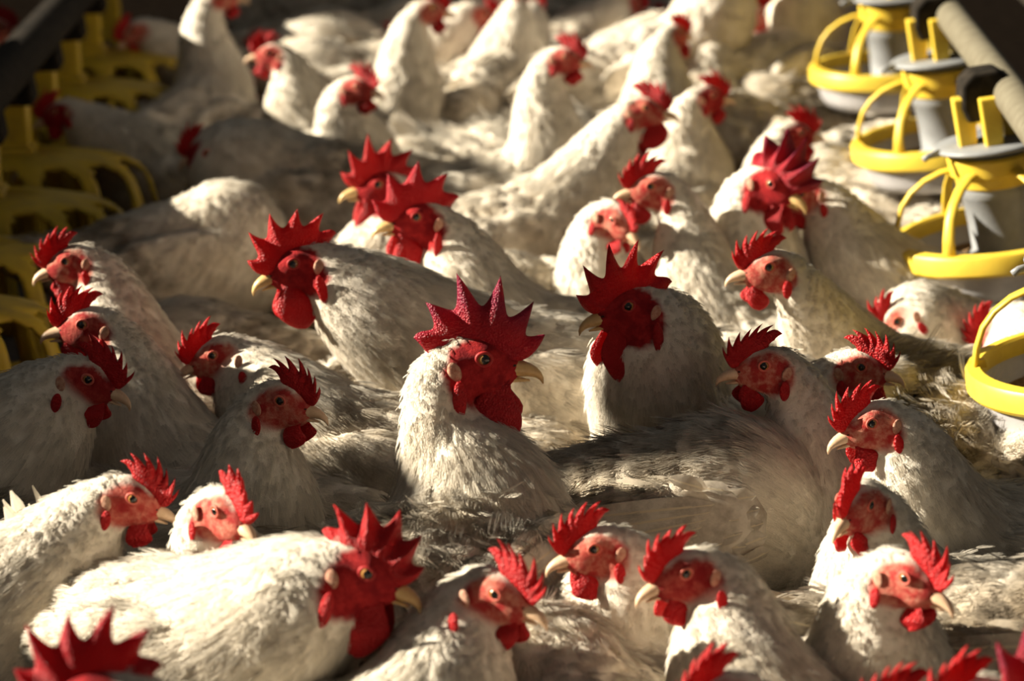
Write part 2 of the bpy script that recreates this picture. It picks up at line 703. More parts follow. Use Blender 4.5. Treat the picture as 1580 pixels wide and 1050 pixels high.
def strands(P, Nn, T, L, W, lift, K, r0, rg, messy):
    """K barbs per feather fanned about a shaft; returns (F*K, 4, 3) points and matching radii"""
    F = len(P)
    S = np.cross(Nn, T)
    a = np.linspace(-1, 1, K)[None, :] + rg.normal(0, 0.18, (F, K))
    tw = rg.normal(0, messy * 0.5, F)
    T2 = unit(T * np.cos(tw)[:, None] + S * np.sin(tw)[:, None])
    S2 = np.cross(Nn, T2)
    L = L * (0.7 + 0.6 * rg.random(F))
    lf = lift * (0.35 + 1.3 * rg.random(F)) + messy * np.abs(rg.normal(0, 0.35, F))
    curl = rg.normal(0.25, 0.25 + messy * 0.5, F)
    q = np.array([0, 0.33, 0.67, 1.0])
    Lk = L[:, None] * (1 - 0.22 * a ** 2) * (0.9 + 0.2 * rg.random((F, K)))
    along = Lk[..., None] * q * np.cos(lf)[:, None, None]
    lat = W * a[..., None] * (0.25 + 0.75 * np.sin(q * 1.75)) + rg.normal(0, W * 0.10, (F, K, 4)) * q
    up = Lk[..., None] * (np.sin(lf)[:, None, None] * q - (curl * np.sin(lf + 0.15))[:, None, None] * q * q * 0.9) - 0.0015 * (1 - q)
    up = up + (0.0018 * W / 0.012) * (1 - np.abs(a[..., None])) * np.sin(q * 3.0)
    pts = P[:, None, None, :] + along[..., None] * T2[:, None, None, :] + lat[..., None] * S2[:, None, None, :] + up[..., None] * Nn[:, None, None, :]
    rad = np.broadcast_to(r0 * np.array([1.0, 0.95, 0.75, 0.25]), pts.shape[:3])
    return pts.reshape(-1, 4, 3), rad.reshape(-1, 4)


def strands_obj(pts, rad, soil, vane, tones, parent, origin, seed, dirt):
    cu = bpy.data.hair_curves.new('plumage')
    n = len(pts)
    cu.add_curves([4] * n)
    flat = (pts - np.asarray(origin)).astype(np.float32).ravel()
    cu.attributes['position'].data.foreach_set('vector', flat)
    at = cu.attributes.get('radius') or cu.attributes.new('radius', 'FLOAT', 'POINT')
    at.data.foreach_set('value', rad.astype(np.float32).ravel())
    at = cu.attributes.new('soil', 'FLOAT', 'POINT')
    at.data.foreach_set('value', np.repeat(soil, 4).astype(np.float32))
    rt_ = np.random.default_rng(n)
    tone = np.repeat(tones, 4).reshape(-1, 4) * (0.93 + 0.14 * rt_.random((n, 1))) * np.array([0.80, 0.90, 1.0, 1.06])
    at = cu.attributes.new('tone', 'FLOAT', 'POINT')
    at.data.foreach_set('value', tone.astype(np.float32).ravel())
    at = cu.attributes.new('vane', 'FLOAT_VECTOR', 'POINT')
    at.data.foreach_set('vector', np.repeat(vane, 4, axis=0).astype(np.float32).ravel())
    cu.materials.append(M_PLUME)
    o = bpy.data.objects.new('plumage', cu)
    COL.objects.link(o)
    o.parent = parent
    o['kind'] = 'stuff'
    o['seed'], o['dirt'], o['red'], o['purple'] = seed, dirt, 0.0, 0.0
    return o


N_STR = [0]


def build_bird(b, body_c):
    rooster = b['sex'] == 'r'
    opt = b
    q = b.get('q', 1)
    sid = b['seed']
    rg = np.random.default_rng(sid)
    H = b['head']
    hs = b.get('hs', 1.17 if rooster else 1.0)
    bs = b.get('bs', 1.08 if rooster else 1.0)
    dirt = b.get('dirt', 0.35)
    scruff = b.get('scruff', 0.12)
    yaw, pit, roll = b['yaw'], math.radians(b.get('pitch', 0)), math.radians(b.get('roll', 0))
    f0 = yawv(yaw)
    hy = np.array([-f0[1], f0[0], 0])
    hx = f0 * math.cos(pit) + UP * math.sin(pit)
    hz = np.cross(hx, hy)
    hy, hz = hy * math.cos(roll) + hz * math.sin(roll), hz * math.cos(roll) - hy * math.sin(roll)
    R = np.stack([hx, hy, hz])

    def h2w(x, y, z):
        return H + (np.array([x, y, z]) * hs) @ R

    B = np.array([body_c[0], body_c[1], b['bz']])
    fy = b['byaw']
    f = yawv(fy)
    sd = np.array([-f[1], f[0], 0])
    tl = math.radians(b.get('tilt', 8))
    fb = f * math.cos(tl) + UP * math.sin(tl)
    ub = np.cross(fb, sd)
    low = bool(b.get('low'))
    org = np.array([B[0], B[1], 0.0])

    # neck from inside the chest to the skull
    ns = H + (np.array([-0.025, 0, -0.012]) * hs) @ R
    n0 = B + fb * 0.055 * bs + ub * 0.015
    n1 = B + fb * 0.15 * bs + ub * 0.045
    hd = ns - n1
    n2 = ns - (UP * 0.62 + hx * 0.56) * min(0.12, 0.32 * np.linalg.norm(hd) + 0.04)
    tt = np.linspace(0, 1, 13)
    NP = bez(n0, n1, n2, ns, tt)
    fat = b.get('fat', 1.12 if rooster else 1.0)
    NR = np.interp(tt, [0, 0.3, 0.55, 0.78, 0.92, 1.0], np.array([0.086, 0.075, 0.054, 0.038, 0.029, 0.023]) * np.array([bs, bs, fat, fat, fat * .5 + hs * .5, hs]))

    lo = np.minimum(np.minimum(B - 0.30 * bs, H - 0.10), NP.min(0) - 0.1)
    hi = np.maximum(np.maximum(B + 0.30 * bs, H + 0.09), NP.max(0) + 0.09)
    lo[2] = max(lo[2], 0.005)
    hvox = {2: 0.0052, 1: 0.0064, 0: 0.009}[q]
    fd = Field(lo, hi, hvox)
    a = np.stack([fb, sd, ub])
    fd.ell(B, a * np.array([[0.150], [0.094], [0.098]]) * bs, 0.02)
    fd.ell(B + fb * 0.085 * bs - ub * 0.012 * bs, a * np.array([[0.085], [0.088], [0.090]]) * bs, 0.03)
    fd.cap(B - fb * 0.10 * bs + ub * 0.02, B - fb * 0.205 * bs + ub * 0.060 * bs, 0.066 * bs, 0.030 * bs, 0.03)
    for s in (1, -1):
        fd.ell(B + sd * s * 0.052 * bs - fb * 0.02 - UP * 0.070 * bs, np.stack([f * 0.055, sd * 0.042, UP * 0.062]) * bs, 0.025)
        fd.ell(B + sd * s * 0.082 * bs - fb * 0.02 * bs + ub * 0.012 * bs, a * np.array([[0.125], [0.026], [0.062]]) * bs, 0.010)
    for i in range(12):
        fd.cap(NP[i], NP[i + 1], NR[i], NR[i + 1], 0.018 if i < 9 else 0.012)
    Rr = R * hs
    fd.ell(h2w(-0.008, 0, -0.003), Rr * np.array([[0.034], [0.0195], [0.0245]]), 0.010)
    fd.ell(h2w(0.018, 0, -0.008), Rr * np.array([[0.018], [0.0110], [0.0150]]), 0.010)
    fd.ell(h2w(0.002, 0, -0.018), Rr * np.array([[0.024], [0.0150], [0.0125]]), 0.010)
    for s in (1, -1):
        fd.ell(h2w(0.002, s * 0.0135, 0.008), Rr * np.array([[0.011], [0.0055], [0.0055]]), 0.005)
    V, Fq = surface_nets(fd.F, fd.lo, hvox)
    Nn = vnormals(V, Fq)

    # nearest place on the spine: which way the feathers lie
    spine = np.concatenate([[h2w(0.02, 0, 0.01)], NP[::-1], [B - fb * 0.06, B - fb * 0.14 + ub * 0.03, B - fb * 0.24 * bs + ub * 0.075]])
    tang = unit(np.gradient(spine, axis=0))
    D = np.linalg.norm(V[:, None, :] - spine[None], axis=2)
    srad = np.concatenate([[0.02], NR[::-1], [0.09, 0.08, 0.05]])
    wgt = np.exp(-(D - D.min(1, keepdims=True)) / 0.02)
    wgt /= wgt.sum(1, keepdims=True)
    T = wgt @ tang
    along = wgt @ np.arange(len(spine))          # 0 head ... 13 chest ... 16 tail
    T = T - UP * 0.35 * sstep(9.0, 13.0, along)[:, None]
    T = unit(T - (T * Nn).sum(1, keepdims=True) * Nn)

    Hl = ((V - H) / hs) @ R.T
    x, y, z = Hl[:, 0], np.abs(Hl[:, 1]), Hl[:, 2]
    wob = 0.10 * sines(Hl, 260, sid + 5) + 0.08 * sines(Hl, 700, sid + 6)
    if rooster:
        e = np.sqrt(((x - 0.006) / 0.038) ** 2 + ((z + 0.008) / 0.034) ** 2) + wob
        skin = 1 - sstep(0.86, 1.02, e)
        skin = np.maximum(skin, sstep(0.012, 0.020, x) * (np.abs(z) < 0.05))
        skin *= 1 - sstep(0.05, 0.07, y)
    else:
        e = np.sqrt(((x - 0.001) / 0.034) ** 2 + ((z + 0.007) / 0.0275) ** 2) + wob
        skin = (1 - sstep(0.80, 1.02, e)) * sstep(0.005, 0.010, y)
        skin = np.maximum(skin, sstep(0.014, 0.024, x) * (np.abs(z + .008) < 0.022))
    near = (np.linalg.norm(Hl, axis=1) < 0.075)
    skin = np.where(near, skin, 0.0) * (1 - (sstep(3.4, 4.6, along) if rooster else sstep(2.3, 3.1, along)))

    torso = sstep(8.5, 12.5, along)

    def on_face(px_, pz_, side):
        m = np.hypot(Hl[:, 0] - px_, Hl[:, 2] - pz_) < 0.0065
        m &= (Hl[:, 1] * side > 0) & near
        return float(y[m].max()) if m.any() else 0.016

    amp = (0.0035 + 0.006 * scruff) * torso + 0.0012 * (1 - torso) * (1 - skin)
    V = V + Nn * (amp * (sines(V, 110, sid) * 1.4 + sines(V, 260, sid + 1) * 0.7))[:, None]

    rt = empty('rooster' if rooster else 'hen', org, b['label'], 'rooster' if rooster else 'hen', b['group'])
    rt['seed'] = 0.0

    def props(o, pur=0.0):
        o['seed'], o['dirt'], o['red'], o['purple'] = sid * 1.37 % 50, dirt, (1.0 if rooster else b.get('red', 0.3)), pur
        return o

    o = props(mesh_obj('body', V, Fq, M_BODY, rt, org))
    at = o.data.attributes.new('skin', 'FLOAT', 'POINT')
    at.data.foreach_set('value', skin.astype(np.float32))
    soil = 0.45 + 0.75 * torso + 2.0 * sstep(0.02, 0.0, np.abs(along - 1.0) * 0.02) * (Hl[:, 2] > 0.005) * b.get('crown', 0.12)
    at = o.data.attributes.new('soil', 'FLOAT', 'POINT')
    at.data.foreach_set('value', soil.astype(np.float32))

    # plumage
    vis = (Nn * unit(CAMP - V)).sum(1) > -0.35
    dens = {2: 1.0, 1: 0.62, 0: 0.26}[q] * b.get('dens', 1.0)
    thick = {2: 1.0, 1: 1.25, 0: 2.0}[q]
    feat, fsoil, fn, ft = [], [], [], []
    okb = vis & (torso > 0.25) & (V[:, 2] > 0.10)
    ids = np.nonzero(okb)[0]
    cnt = int(len(ids) * (hvox / 0.0075) ** 2 * 0.60 * dens)
    if len(ids):
        k = rg.choice(ids, cnt)
        jit = rg.normal(0, 0.003, (cnt, 3))
        fsoil.append(np.repeat(soil[k], 9))
        ft.append(np.repeat(0.74 + 0.36 * rg.random(cnt), 9))
        fn.append(np.repeat(unit(Nn[k] + rg.normal(0, 0.16 + 0.35 * scruff, (cnt, 3))), 9, axis=0))
        feat.append(strands(V[k] + jit, Nn[k], T[k], 0.028 * (1 + 0.3 * scruff), 0.0085, 0.06 + 0.30 * scruff, 9, 0.00030 * thick, rg, scruff))
    okn = vis & (torso <= 0.6) & (skin < 0.25) & (along > 1.2)
    ids = np.nonzero(okn)[0]
    if len(ids):
        cnt = int(len(ids) * (hvox / 0.005) ** 2 * 1.1 * dens)
        k = rg.choice(ids, cnt)
        ln = 0.008 + (0.020 if not rooster else 0.030) * sstep(2.0, 9.0, along[k])
        jit = rg.normal(0, 0.0018, (cnt, 3))
        fsoil.append(np.repeat(soil[k], 5))
        ft.append(np.repeat(0.86 + 0.22 * rg.random(cnt), 5))
        fn.append(np.repeat(unit(Nn[k] + rg.normal(0, 0.07 + 0.2 * scruff, (cnt, 3))), 5, axis=0))
        feat.append(strands(V[k] + jit, Nn[k], T[k], ln, 0.0034, 0.035 + 0.10 * scruff, 5, 0.00022 * thick, rg, 0.03 + 0.22 * scruff))
    okh = vis & (skin < 0.3) & (along <= 1.6)
    ids = np.nonzero(okh)[0]
    if len(ids) and q > 0:
        cnt = int(len(ids) * (hvox / 0.005) ** 2 * 1.2 * dens)
        k = rg.choice(ids, cnt)
        fsoil.append(np.repeat(soil[k], 3))
        ft.append(np.repeat(0.88 + 0.2 * rg.random(cnt), 3))
        fn.append(np.repeat(Nn[k], 3, axis=0))
        feat.append(strands(V[k], Nn[k], T[k], 0.0060, 0.0018, 0.06, 3, 0.00020 * thick, rg, 0.05))
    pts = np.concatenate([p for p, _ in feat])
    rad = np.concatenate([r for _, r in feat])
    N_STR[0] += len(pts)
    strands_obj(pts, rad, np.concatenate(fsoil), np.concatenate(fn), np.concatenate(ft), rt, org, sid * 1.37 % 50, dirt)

    # head parts
    pur = b.get('purple', 0.0)
    vs, fs, tips = comb_mesh(h2w, hs, rooster, b, sid)
    o = props(mesh_obj('comb', vs, fs, M_COMB, rt, org), pur)
    at = o.data.attributes.new('tip', 'FLOAT', 'POINT')
    at.data.foreach_set('value', np.array(tips, dtype=np.float32))
    for s in (1, -1):
        vs, fs = wattle_mesh(h2w, hs, s, rooster, b, sid + s)
        props(mesh_obj('wattle', vs, fs, M_COMB, rt, org), pur * 0.3)
    bm = M_BEAK_Y if rooster else M_BEAK
    t = np.linspace(0, 1, 9)
    bx = 0.018 + 0.036 * np.sin(t * 1.45) / math.sin(1.45)
    bzc = -0.0075 - 0.003 * t - 0.012 * t ** 3
    ra = 0.0088 * (1 - t ** 1.6 * 0.93)
    rb = 0.0088 * (1 - t ** 1.4 * 0.94)
    path = [h2w(bx[i], 0, bzc[i]) for i in range(9)]
    A = hy * hs
    tg = unit(np.gradient(np.array(path), axis=0))
    Bv = np.array([np.cross(tg[i], hy) for i in range(9)]) * hs
    vs, fs = sweep(path, ra, rb, A, Bv, 10)
    mesh_obj('beak', vs, fs, bm, rt, org)
    t = np.linspace(0, 1, 6)
    path = [h2w(0.016 + 0.027 * k, 0, -0.0165 - 0.003 * k) for k in t]
    vs, fs = sweep(path, 0.0072 * (1 - 0.85 * t ** 1.5), 0.0040 * (1 - 0.8 * t ** 1.5), A, hz * hs, 8)
    mesh_obj('lower_beak', vs, fs, bm, rt, org)
    for s in (1, -1):
        if q > 0:
            vs, fs = ellipsoid(h2w(0.0275, s * 0.0068, -0.0045), R * hs * np.array([[0.0038], [0.0022], [0.0018]]), 8, 5)
            mesh_obj('nostril', vs, fs, M_DARK, rt, org)
        ey = max(0.0145, on_face(0.003, 0.0045, s) - 0.0035)
        eax = np.stack([hx, hz, unit(hy * s * 1.0 + hx * 0.22)]) * 0.0062 * hs
        ec = h2w(0.003, s * ey, 0.0045)
        vs, fs = ellipsoid(ec, eax, 16, 12)
        zz = np.array([np.mean([(np.array(vs[i]) - ec) @ eax[2] for i in fc]) for fc in fs]) / (0.0062 * hs) ** 2
        mesh_obj('eye', vs, fs, [M_PUPIL, M_IRIS], rt, org, mi=(zz < 0.76).astype(int))
        if q > 0:
            rings = []
            for i in range(20):
                tt2 = 2 * math.pi * i / 20
                rings.append(ec + (eax[0] * 1.02 * math.cos(tt2) + eax[1] * 0.86 * math.sin(tt2)) + eax[2] * 0.48)
            vs, fs = [], []
            for i in range(20):
                rad_d = unit(rings[i] - ec - eax[2] * 0.3)
                for j in range(6):
                    tt3 = 2 * math.pi * j / 6
                    vs.append(rings[i] + 0.0016 * hs * (rad_d * math.cos(tt3) + unit(eax[2]) * math.sin(tt3)))
            mesh_obj('eyelid', vs, grid_faces(20, 6, True, True), M_SKINR if rooster else M_SKINP, rt, org)
            ct, st = math.cos(0.35), math.sin(0.35)
            Rt = np.stack([hx * ct + hz * st, hy, hz * ct - hx * st])
            vs, fs = ellipsoid(h2w(-0.021, s * (on_face(-0.021, -0.005, s) - 0.0004), -0.005), Rt * hs * np.array([[0.0056], [0.0016], [0.0088]]), 12, 8)
            mesh_obj('ear_tuft', vs, fs, M_EAR, rt, org)
            ez = 0.0115 if not rooster else 0.017
            vs, fs = ellipsoid(h2w(-0.017, s * (on_face(-0.017, -0.011 - ez, s) + 0.0003), -0.011 - ez), R * hs * np.array([[0.0060], [0.0024], [ez]]), 12, 8)
            props(mesh_obj('ear_lobe', vs, fs, M_COMB, rt, org))
    # legs
    if not b.get('noleg'):
        for s in (1, -1):
            hip = B + sd * s * 0.055 - f * 0.01
            foot = np.array([hip[0], hip[1], 0.012]) + f * 0.015
            top = np.array([hip[0], hip[1], max(0.03, B[2] - 0.12)])
            vs, fs = tube([top, (top + foot) / 2 - f * 0.008, foot], [0.014, 0.009, 0.010], 7)
            for da in (-35, 0, 35, 180):
                dv = yawv(fy + da)
                L = 0.055 if da != 180 else 0.025
                v2, f2 = tube([foot, foot + dv * L * 0.6 - UP * 0.002, foot + dv * L - UP * 0.008], [0.008, 0.006, 0.003], 5)
                k0 = len(vs)
                vs, fs = vs + v2, fs + [tuple(i + k0 for i in fc) for fc in f2]
            mesh_obj('leg', vs, fs, M_LEG, rt, org)
    sdv = sid * 1.37 % 50
    # tail feathers
    nt_ = b.get('tail', 0)
    if nt_:
        tb = B - fb * 0.185 * bs + ub * 0.055 * bs
        for i in range(nt_):
            w = (i / max(1, nt_ - 1) - 0.5) * 2
            ta = b.get('tail_up', 0.75)
            d = -fb * 1.0 + ub * (ta + 0.25 * rg.random()) + sd * w * 0.45
            blade_obj('tail_feather', (tb + sd * w * 0.025, d, unit(sd * (0.9 if w >= 0 else -0.9) + ub * 0.6), 0.095 + 0.03 * rg.random(), 0.015, -0.15), rt, org, sdv, dirt)
    # wings with flight feathers
    for s in b.get('wing', ()):
        wc = B + sd * s * 0.106 * bs + ub * 0.022 * bs - fb * 0.005
        wn = unit(sd * s + ub * 0.28)
        wd = unit(np.cross(np.cross(wn, -fb - UP * 0.12), wn))
        wl = np.cross(wn, wd)
        if wl[2] > 0:
            wl = -wl
        vs, fs = ellipsoid(wc + fb * 0.045 - wn * 0.006, np.stack([wd * 0.080, wl * 0.050, wn * 0.016]) * bs, 16, 8)
        uvs = [(0.1, 0.1)] * len(vs)
        for rw in range(6):                      # rows of small overlapping coverts over the shoulder of the wing
            for cw in range(7):
                root = wc + fb * (0.115 - 0.024 * rw) * bs + wl * (-0.044 + 0.0145 * cw + (0.007 if rw % 2 else 0)) * bs
                e_ = ((0.07 - 0.024 * rw) / 0.095) ** 2 + ((-0.044 + 0.0145 * cw) / 0.052) ** 2
                if e_ > 1.15:
                    continue
                root = root + wn * (0.012 * math.sqrt(max(0.0, 1.15 - e_)) - 0.004)
                v2, f2, u2 = blade(root, wd + wl * (0.3 * (cw - 3) / 3) + wn * (0.10 + 0.25 * scruff * rg.random()) + 0.12 * rg.normal(size=3), wn + 0.2 * rg.normal(size=3), 0.040 + 0.012 * rg.random(), 0.0105, -0.22, 5)
                k0 = len(vs)
                vs, fs, uvs = vs + v2, fs + [tuple(i + k0 for i in fc) for fc in f2], uvs + u2
        wing = mesh_obj('wing', vs, fs, M_BLADE, rt, org)
        ul = wing.data.uv_layers.new(name='uv')
        for lp in wing.data.loops:
            ul.data[lp.index].uv = uvs[lp.vertex_index]
        at = wing.data.attributes.new('soil', 'FLOAT', 'POINT')
        at.data.foreach_set('value', np.ones(len(vs), dtype=np.float32))
        wing['seed'], wing['dirt'], wing['red'], wing['purple'] = sdv, dirt, 0.0, 0.0
        for i in range(9):
            w = i / 8
            root = wc + fb * (0.075 - 0.055 * w) + wl * (-0.030 + 0.062 * w) + wn * (0.016 - 0.006 * w)
            d = wd + wl * (-0.16 + 0.42 * w) + wn * (0.02 + 0.05 * scruff * rg.random())
            blade_obj('flight_feather', (root, d, wn + 0.15 * rg.normal(size=3) * (0.3 + scruff), 0.135 + 0.045 * (1 - w) + 0.02 * rg.random(), 0.0125, -0.10), wing, org, sdv, dirt)
    return rt


# ------------------------------------------------------------------ the floor
vs, fs = [], []
nx, ny = 60, 100
for i in range(nx + 1):
    for j in range(ny + 1):
        X, Y = -3.2 + 6.4 * i / nx, 1.2 + 11.5 * j / ny
        vs.append((X, Y, 0.006 * (math.sin(X * 17 + Y * 5) * math.sin(Y * 13 - X * 4)) - 0.006))
o = mesh_obj('floor', vs, grid_faces(nx + 1, ny + 1), M_FLOOR)
o['kind'] = 'structure'
o['label'] = 'brown wood shaving litter floor of the poultry shed'

# ------------------------------------------------------------------ unseen side wall added, openings shaped to throw the light patches (beside the slotted feeders, out of frame)
M_SHADE_WALL = simple_mat('weathered_shade_board', (0.30, 0.27, 0.22), 0.8, 0.1, (0.22, 0.19, 0.15), 8, 0.3)
WX = -2.6


def shade_wall_piece(name, y0, y1, z0, z1, th=0.04, label=None):
    vs, fs = box((WX, (y0 + y1) / 2, (z0 + z1) / 2), (th / 2, (y1 - y0) / 2, (z1 - z0) / 2))
    o = mesh_obj(name, vs, fs, M_SHADE_WALL, smooth=False)
    o['kind'] = 'structure'
    return o


shade_wall_piece('shade_wall_left', 0.5, 12.0, 0.0, 1.18)  # added unseen wall, sill height set to keep the slotted feeders in shade
shade_wall_piece('shade_wall_left_upper', 0.5, 12.0, 2.30, 3.0)
shade_wall_piece('shade_wall_left_end', 6.95, 12.0, 1.18, 2.30)  # closed stretch added to keep the farthest rows in shade
shade_wall_piece('shade_board_1', 3.33, 3.57, 1.18, 2.30, 0.10)      # unseen post added to throw a shade band across the middle rows
shade_wall_piece('shade_board_2', 3.05, 3.33, 1.18, 1.45, 0.06)      # unseen boards added to shade birds near the slotted feeders
shade_wall_piece('shade_board_3', 3.57, 3.77, 1.18, 1.26, 0.06)  # lower board added, extends the same patch of shade
shade_wall_piece('shade_board_4', 4.85, 5.40, 1.18, 1.38, 0.06)  # board added to shade the large hunched hen

# ------------------------------------------------------------------ slotted feeders (one side of the aisle)
PITCHN = 14


def grill_mesh():
    prof = [(0.030, 0.256), (0.070, 0.252), (0.105, 0.247), (0.128, 0.240), (0.143, 0.230), (0.152, 0.217), (0.157, 0.200), (0.161, 0.180),
            (0.164, 0.160), (0.167, 0.140), (0.170, 0.120), (0.172, 0.104), (0.1735, 0.096), (0.176, 0.080), (0.180, 0.064)]
    per = 10
    nu = PITCHN * per
    vs = []
    for i in range(nu):
        t = 2 * math.pi * i / nu
        for r, z in prof:
            vs.append((r * math.cos(t), r * math.sin(t), z))
    m = len(prof)
    fs = []
    for i in range(nu):
        c = i % per
        for j in range(m - 1):
            hole = 1 <= c <= 7 and 3 <= j <= 11
            if hole and c in (1, 7) and j in (3, 11):
                hole = False
            if hole:
                continue
            fs.append((i * m + j, ((i + 1) % nu) * m + j, ((i + 1) % nu) * m + j + 1, i * m + j + 1))
    return vs, fs


OVAL = 1.58


def slotted_feeder(X, Y, rot, label):
    rt = empty('slotted_feeder', (X, Y, 0), label, 'feeder', 'slotted yellow floor feeders')
    rt.rotation_euler = (0, 0, rot)
    wide = lambda vs: [(v[0] * OVAL, v[1] * 0.84, v[2]) for v in vs]
    vs, fs = grill_mesh()
    o = mesh_obj('grill', wide(vs), fs, M_YELD, rt)
    sm = o.modifiers.new('thickness', 'SOLIDIFY')
    sm.thickness = 0.006
    vs, fs = lathe([(0.001, 0.012), (0.12, 0.010), (0.165, 0.030), (0.182, 0.062), (0.186, 0.064), (0.184, 0.056), (0.170, 0.022), (0.125, 0.0), (0.001, 0.0)], 48)
    mesh_obj('pan', wide(vs), fs, M_GREY, rt)
    vs, fs = lathe([(0.001, 0.060), (0.06, 0.050), (0.14, 0.030), (0.160, 0.026)], 40)
    mesh_obj('feed', wide(vs), fs, M_FEED, rt)
    vs, fs = box((0, 0, 0.310), (0.035, 0.035, 0.055), 0.90)
    c = mesh_obj('column', vs, fs, M_YELD, rt, smooth=False)
    bevel(c, 0.006)
    vs, fs = box((0, 0, 0.262), (0.046, 0.046, 0.010), 0.9)
    c = mesh_obj('column_foot', vs, fs, M_YELD, rt, smooth=False)
    bevel(c, 0.004)
    vs, fs = box((0, 0, 0.385), (0.048, 0.050, 0.034), 0.8)
    c = mesh_obj('saddle', vs, fs, M_BLACK, rt, smooth=False)
    bevel(c, 0.008)
    return rt


slots = [(-0.885 - 0.008 * i, 3.32 + 0.372 * i) for i in range(10)]
ordw = ['first', 'second', 'third', 'fourth', 'fifth', 'sixth', 'seventh', 'eighth', 'ninth', 'tenth']
for i, (X, Y) in enumerate(slots):
    slotted_feeder(X, Y, 0.06, 'yellow slotted dome feeder, %s from the camera in its row' % ordw[i])
vs, fs = tube([(-0.880, 2.95, 0.415), (-0.910, 4.54, 0.415), (-0.965, 7.4, 0.415)], 0.042, 14)
o = mesh_obj('feed_pipe', vs, fs, M_BLACK)
o['label'], o['category'] = 'dark feed pipe running along the tops of the slotted yellow feeders', 'pipe'


# ------------------------------------------------------------------ hanging pan feeders and their pipe
def pan_feeder(X, Y, zrim, tilt, zpipe, rot, label):
    rt = empty('hanging_pan_feeder', (X, Y, zrim), label, 'feeder', 'hanging pan feeders')
    rt.rotation_euler = (0, -math.radians(tilt), 0)
    vs, fs = lathe([(0.001, -0.050), (0.05, -0.040), (0.12, -0.052), (0.146, -0.028), (0.153, -0.006), (0.158, -0.006), (0.156, -0.026), (0.150, -0.034), (0.149, -0.046), (0.138, -0.062), (0.12, -0.066), (0.001, -0.066)], 64)
    mesh_obj('pan', vs, fs, M_GREYL, rt)
    vs, fs = lathe([(0.158, -0.018), (0.167, -0.017), (0.171, -0.012), (0.171, 0.010), (0.168, 0.015), (0.152, 0.017), (0.148, 0.014), (0.149, -0.004)], 72, True)
    c = mesh_obj('rim_ring', vs, fs, M_YEL, rt)
    c.modifiers.new('edges', 'EDGE_SPLIT').split_angle = math.radians(32)
    vs, fs = lathe([(0.001, -0.022), (0.06, -0.026), (0.12, -0.036), (0.142, -0.034)], 40)
    mesh_obj('feed', vs, fs, M_FEED, rt)
    # arms: arches from the ring to the collar
    for k in range(6):
        a = rot + k * math.pi / 3
        d, s = np.array([math.cos(a), math.sin(a), 0]), np.array([-math.sin(a), math.cos(a), 0])
        pr = [(0.158, 0.010), (0.153, 0.040), (0.143, 0.066), (0.127, 0.086), (0.105, 0.102), (0.080, 0.112), (0.052, 0.116)]
        path = [d * r + UP * z for r, z in pr]
        tg = unit(np.gradient(np.array(path), axis=0))
        Bv = np.array([np.cross(tg[i], s) for i in range(len(path))])
        w = [0.0115, 0.0100, 0.0095, 0.0095, 0.0100, 0.0110, 0.0125]
        vs, fs = sweep(path, w, [0.0045] * 7, s, Bv, 8)
        mesh_obj('arm', vs, fs, M_YEL, rt)
        vs, fs = box((0.150 * d + UP * 0.019), (0.007, 0.007, 0.005), 0.8)
        mesh_obj('clip', vs, fs, M_YEL, rt, smooth=False)
    vs, fs = lathe([(0.052, 0.085), (0.058, 0.090), (0.060, 0.104), (0.066, 0.108), (0.068, 0.132), (0.064, 0.136), (0.054, 0.134), (0.050, 0.090)], 48, True)
    c = mesh_obj('collar', vs, fs, M_YEL, rt)
    c.modifiers.new('edges', 'EDGE_SPLIT').split_angle = math.radians(32)
    vs, fs = lathe([(0.030, 0.150), (0.052, 0.146), (0.054, 0.086), (0.056, 0.074), (0.052, 0.070), (0.048, 0.030), (0.046, -0.010), (0.060, -0.022)], 40)
    mesh_obj('feed_tube', vs, fs, M_GREY, rt)
    vs, fs = lathe([(0.020, 0.150), (0.058, 0.146), (0.084, 0.146), (0.086, 0.150), (0.082, 0.153), (0.058, 0.154), (0.020, 0.156)], 40)
    mesh_obj('adjuster_disc', vs, fs, M_GREY, rt)
    vs, fs = tube([(-0.080, -0.02, 0.149), (-0.098, -0.025, 0.148), (-0.106, -0.027, 0.144)], [0.006, 0.005, 0.005], 8)
    mesh_obj('adjuster_tab', vs, fs, M_GREY, rt)
    for k in range(3):
        a = math.radians((200, 270, 20)[k])
        vs, fs = box((0.038 * math.cos(a), 0.038 * math.sin(a), 0.150 + (zpipe - zrim - 0.150) / 2), (0.013, 0.013, (zpipe - zrim - 0.150) / 2), 1.25)
        c = mesh_obj('upright', vs, fs, M_YEL, rt, smooth=False)
        bevel(c, 0.003)
    # black saddle that clips the feeder to the pipe
    prof = [(-0.046, -0.052), (0.046, -0.052), (0.056, -0.02), (0.050, 0.030), (0.026, 0.050), (-0.026, 0.050), (-0.050, 0.030), (-0.056, -0.02)]
    zc = zpipe - zrim
    vs = [(px_ * 0.72, sy, zc + pz_ * 0.72) for sy in (-0.034, 0.034) for px_, pz_ in prof]
    fs = [tuple(range(8)), tuple(range(15, 7, -1))] + [(i + 8, (i + 1) % 8 + 8, (i + 1) % 8, i) for i in range(8)]
    c = mesh_obj('pipe_saddle', vs, fs, M_BLACK, rt, smooth=False)
    bevel(c, 0.005)
    return rt


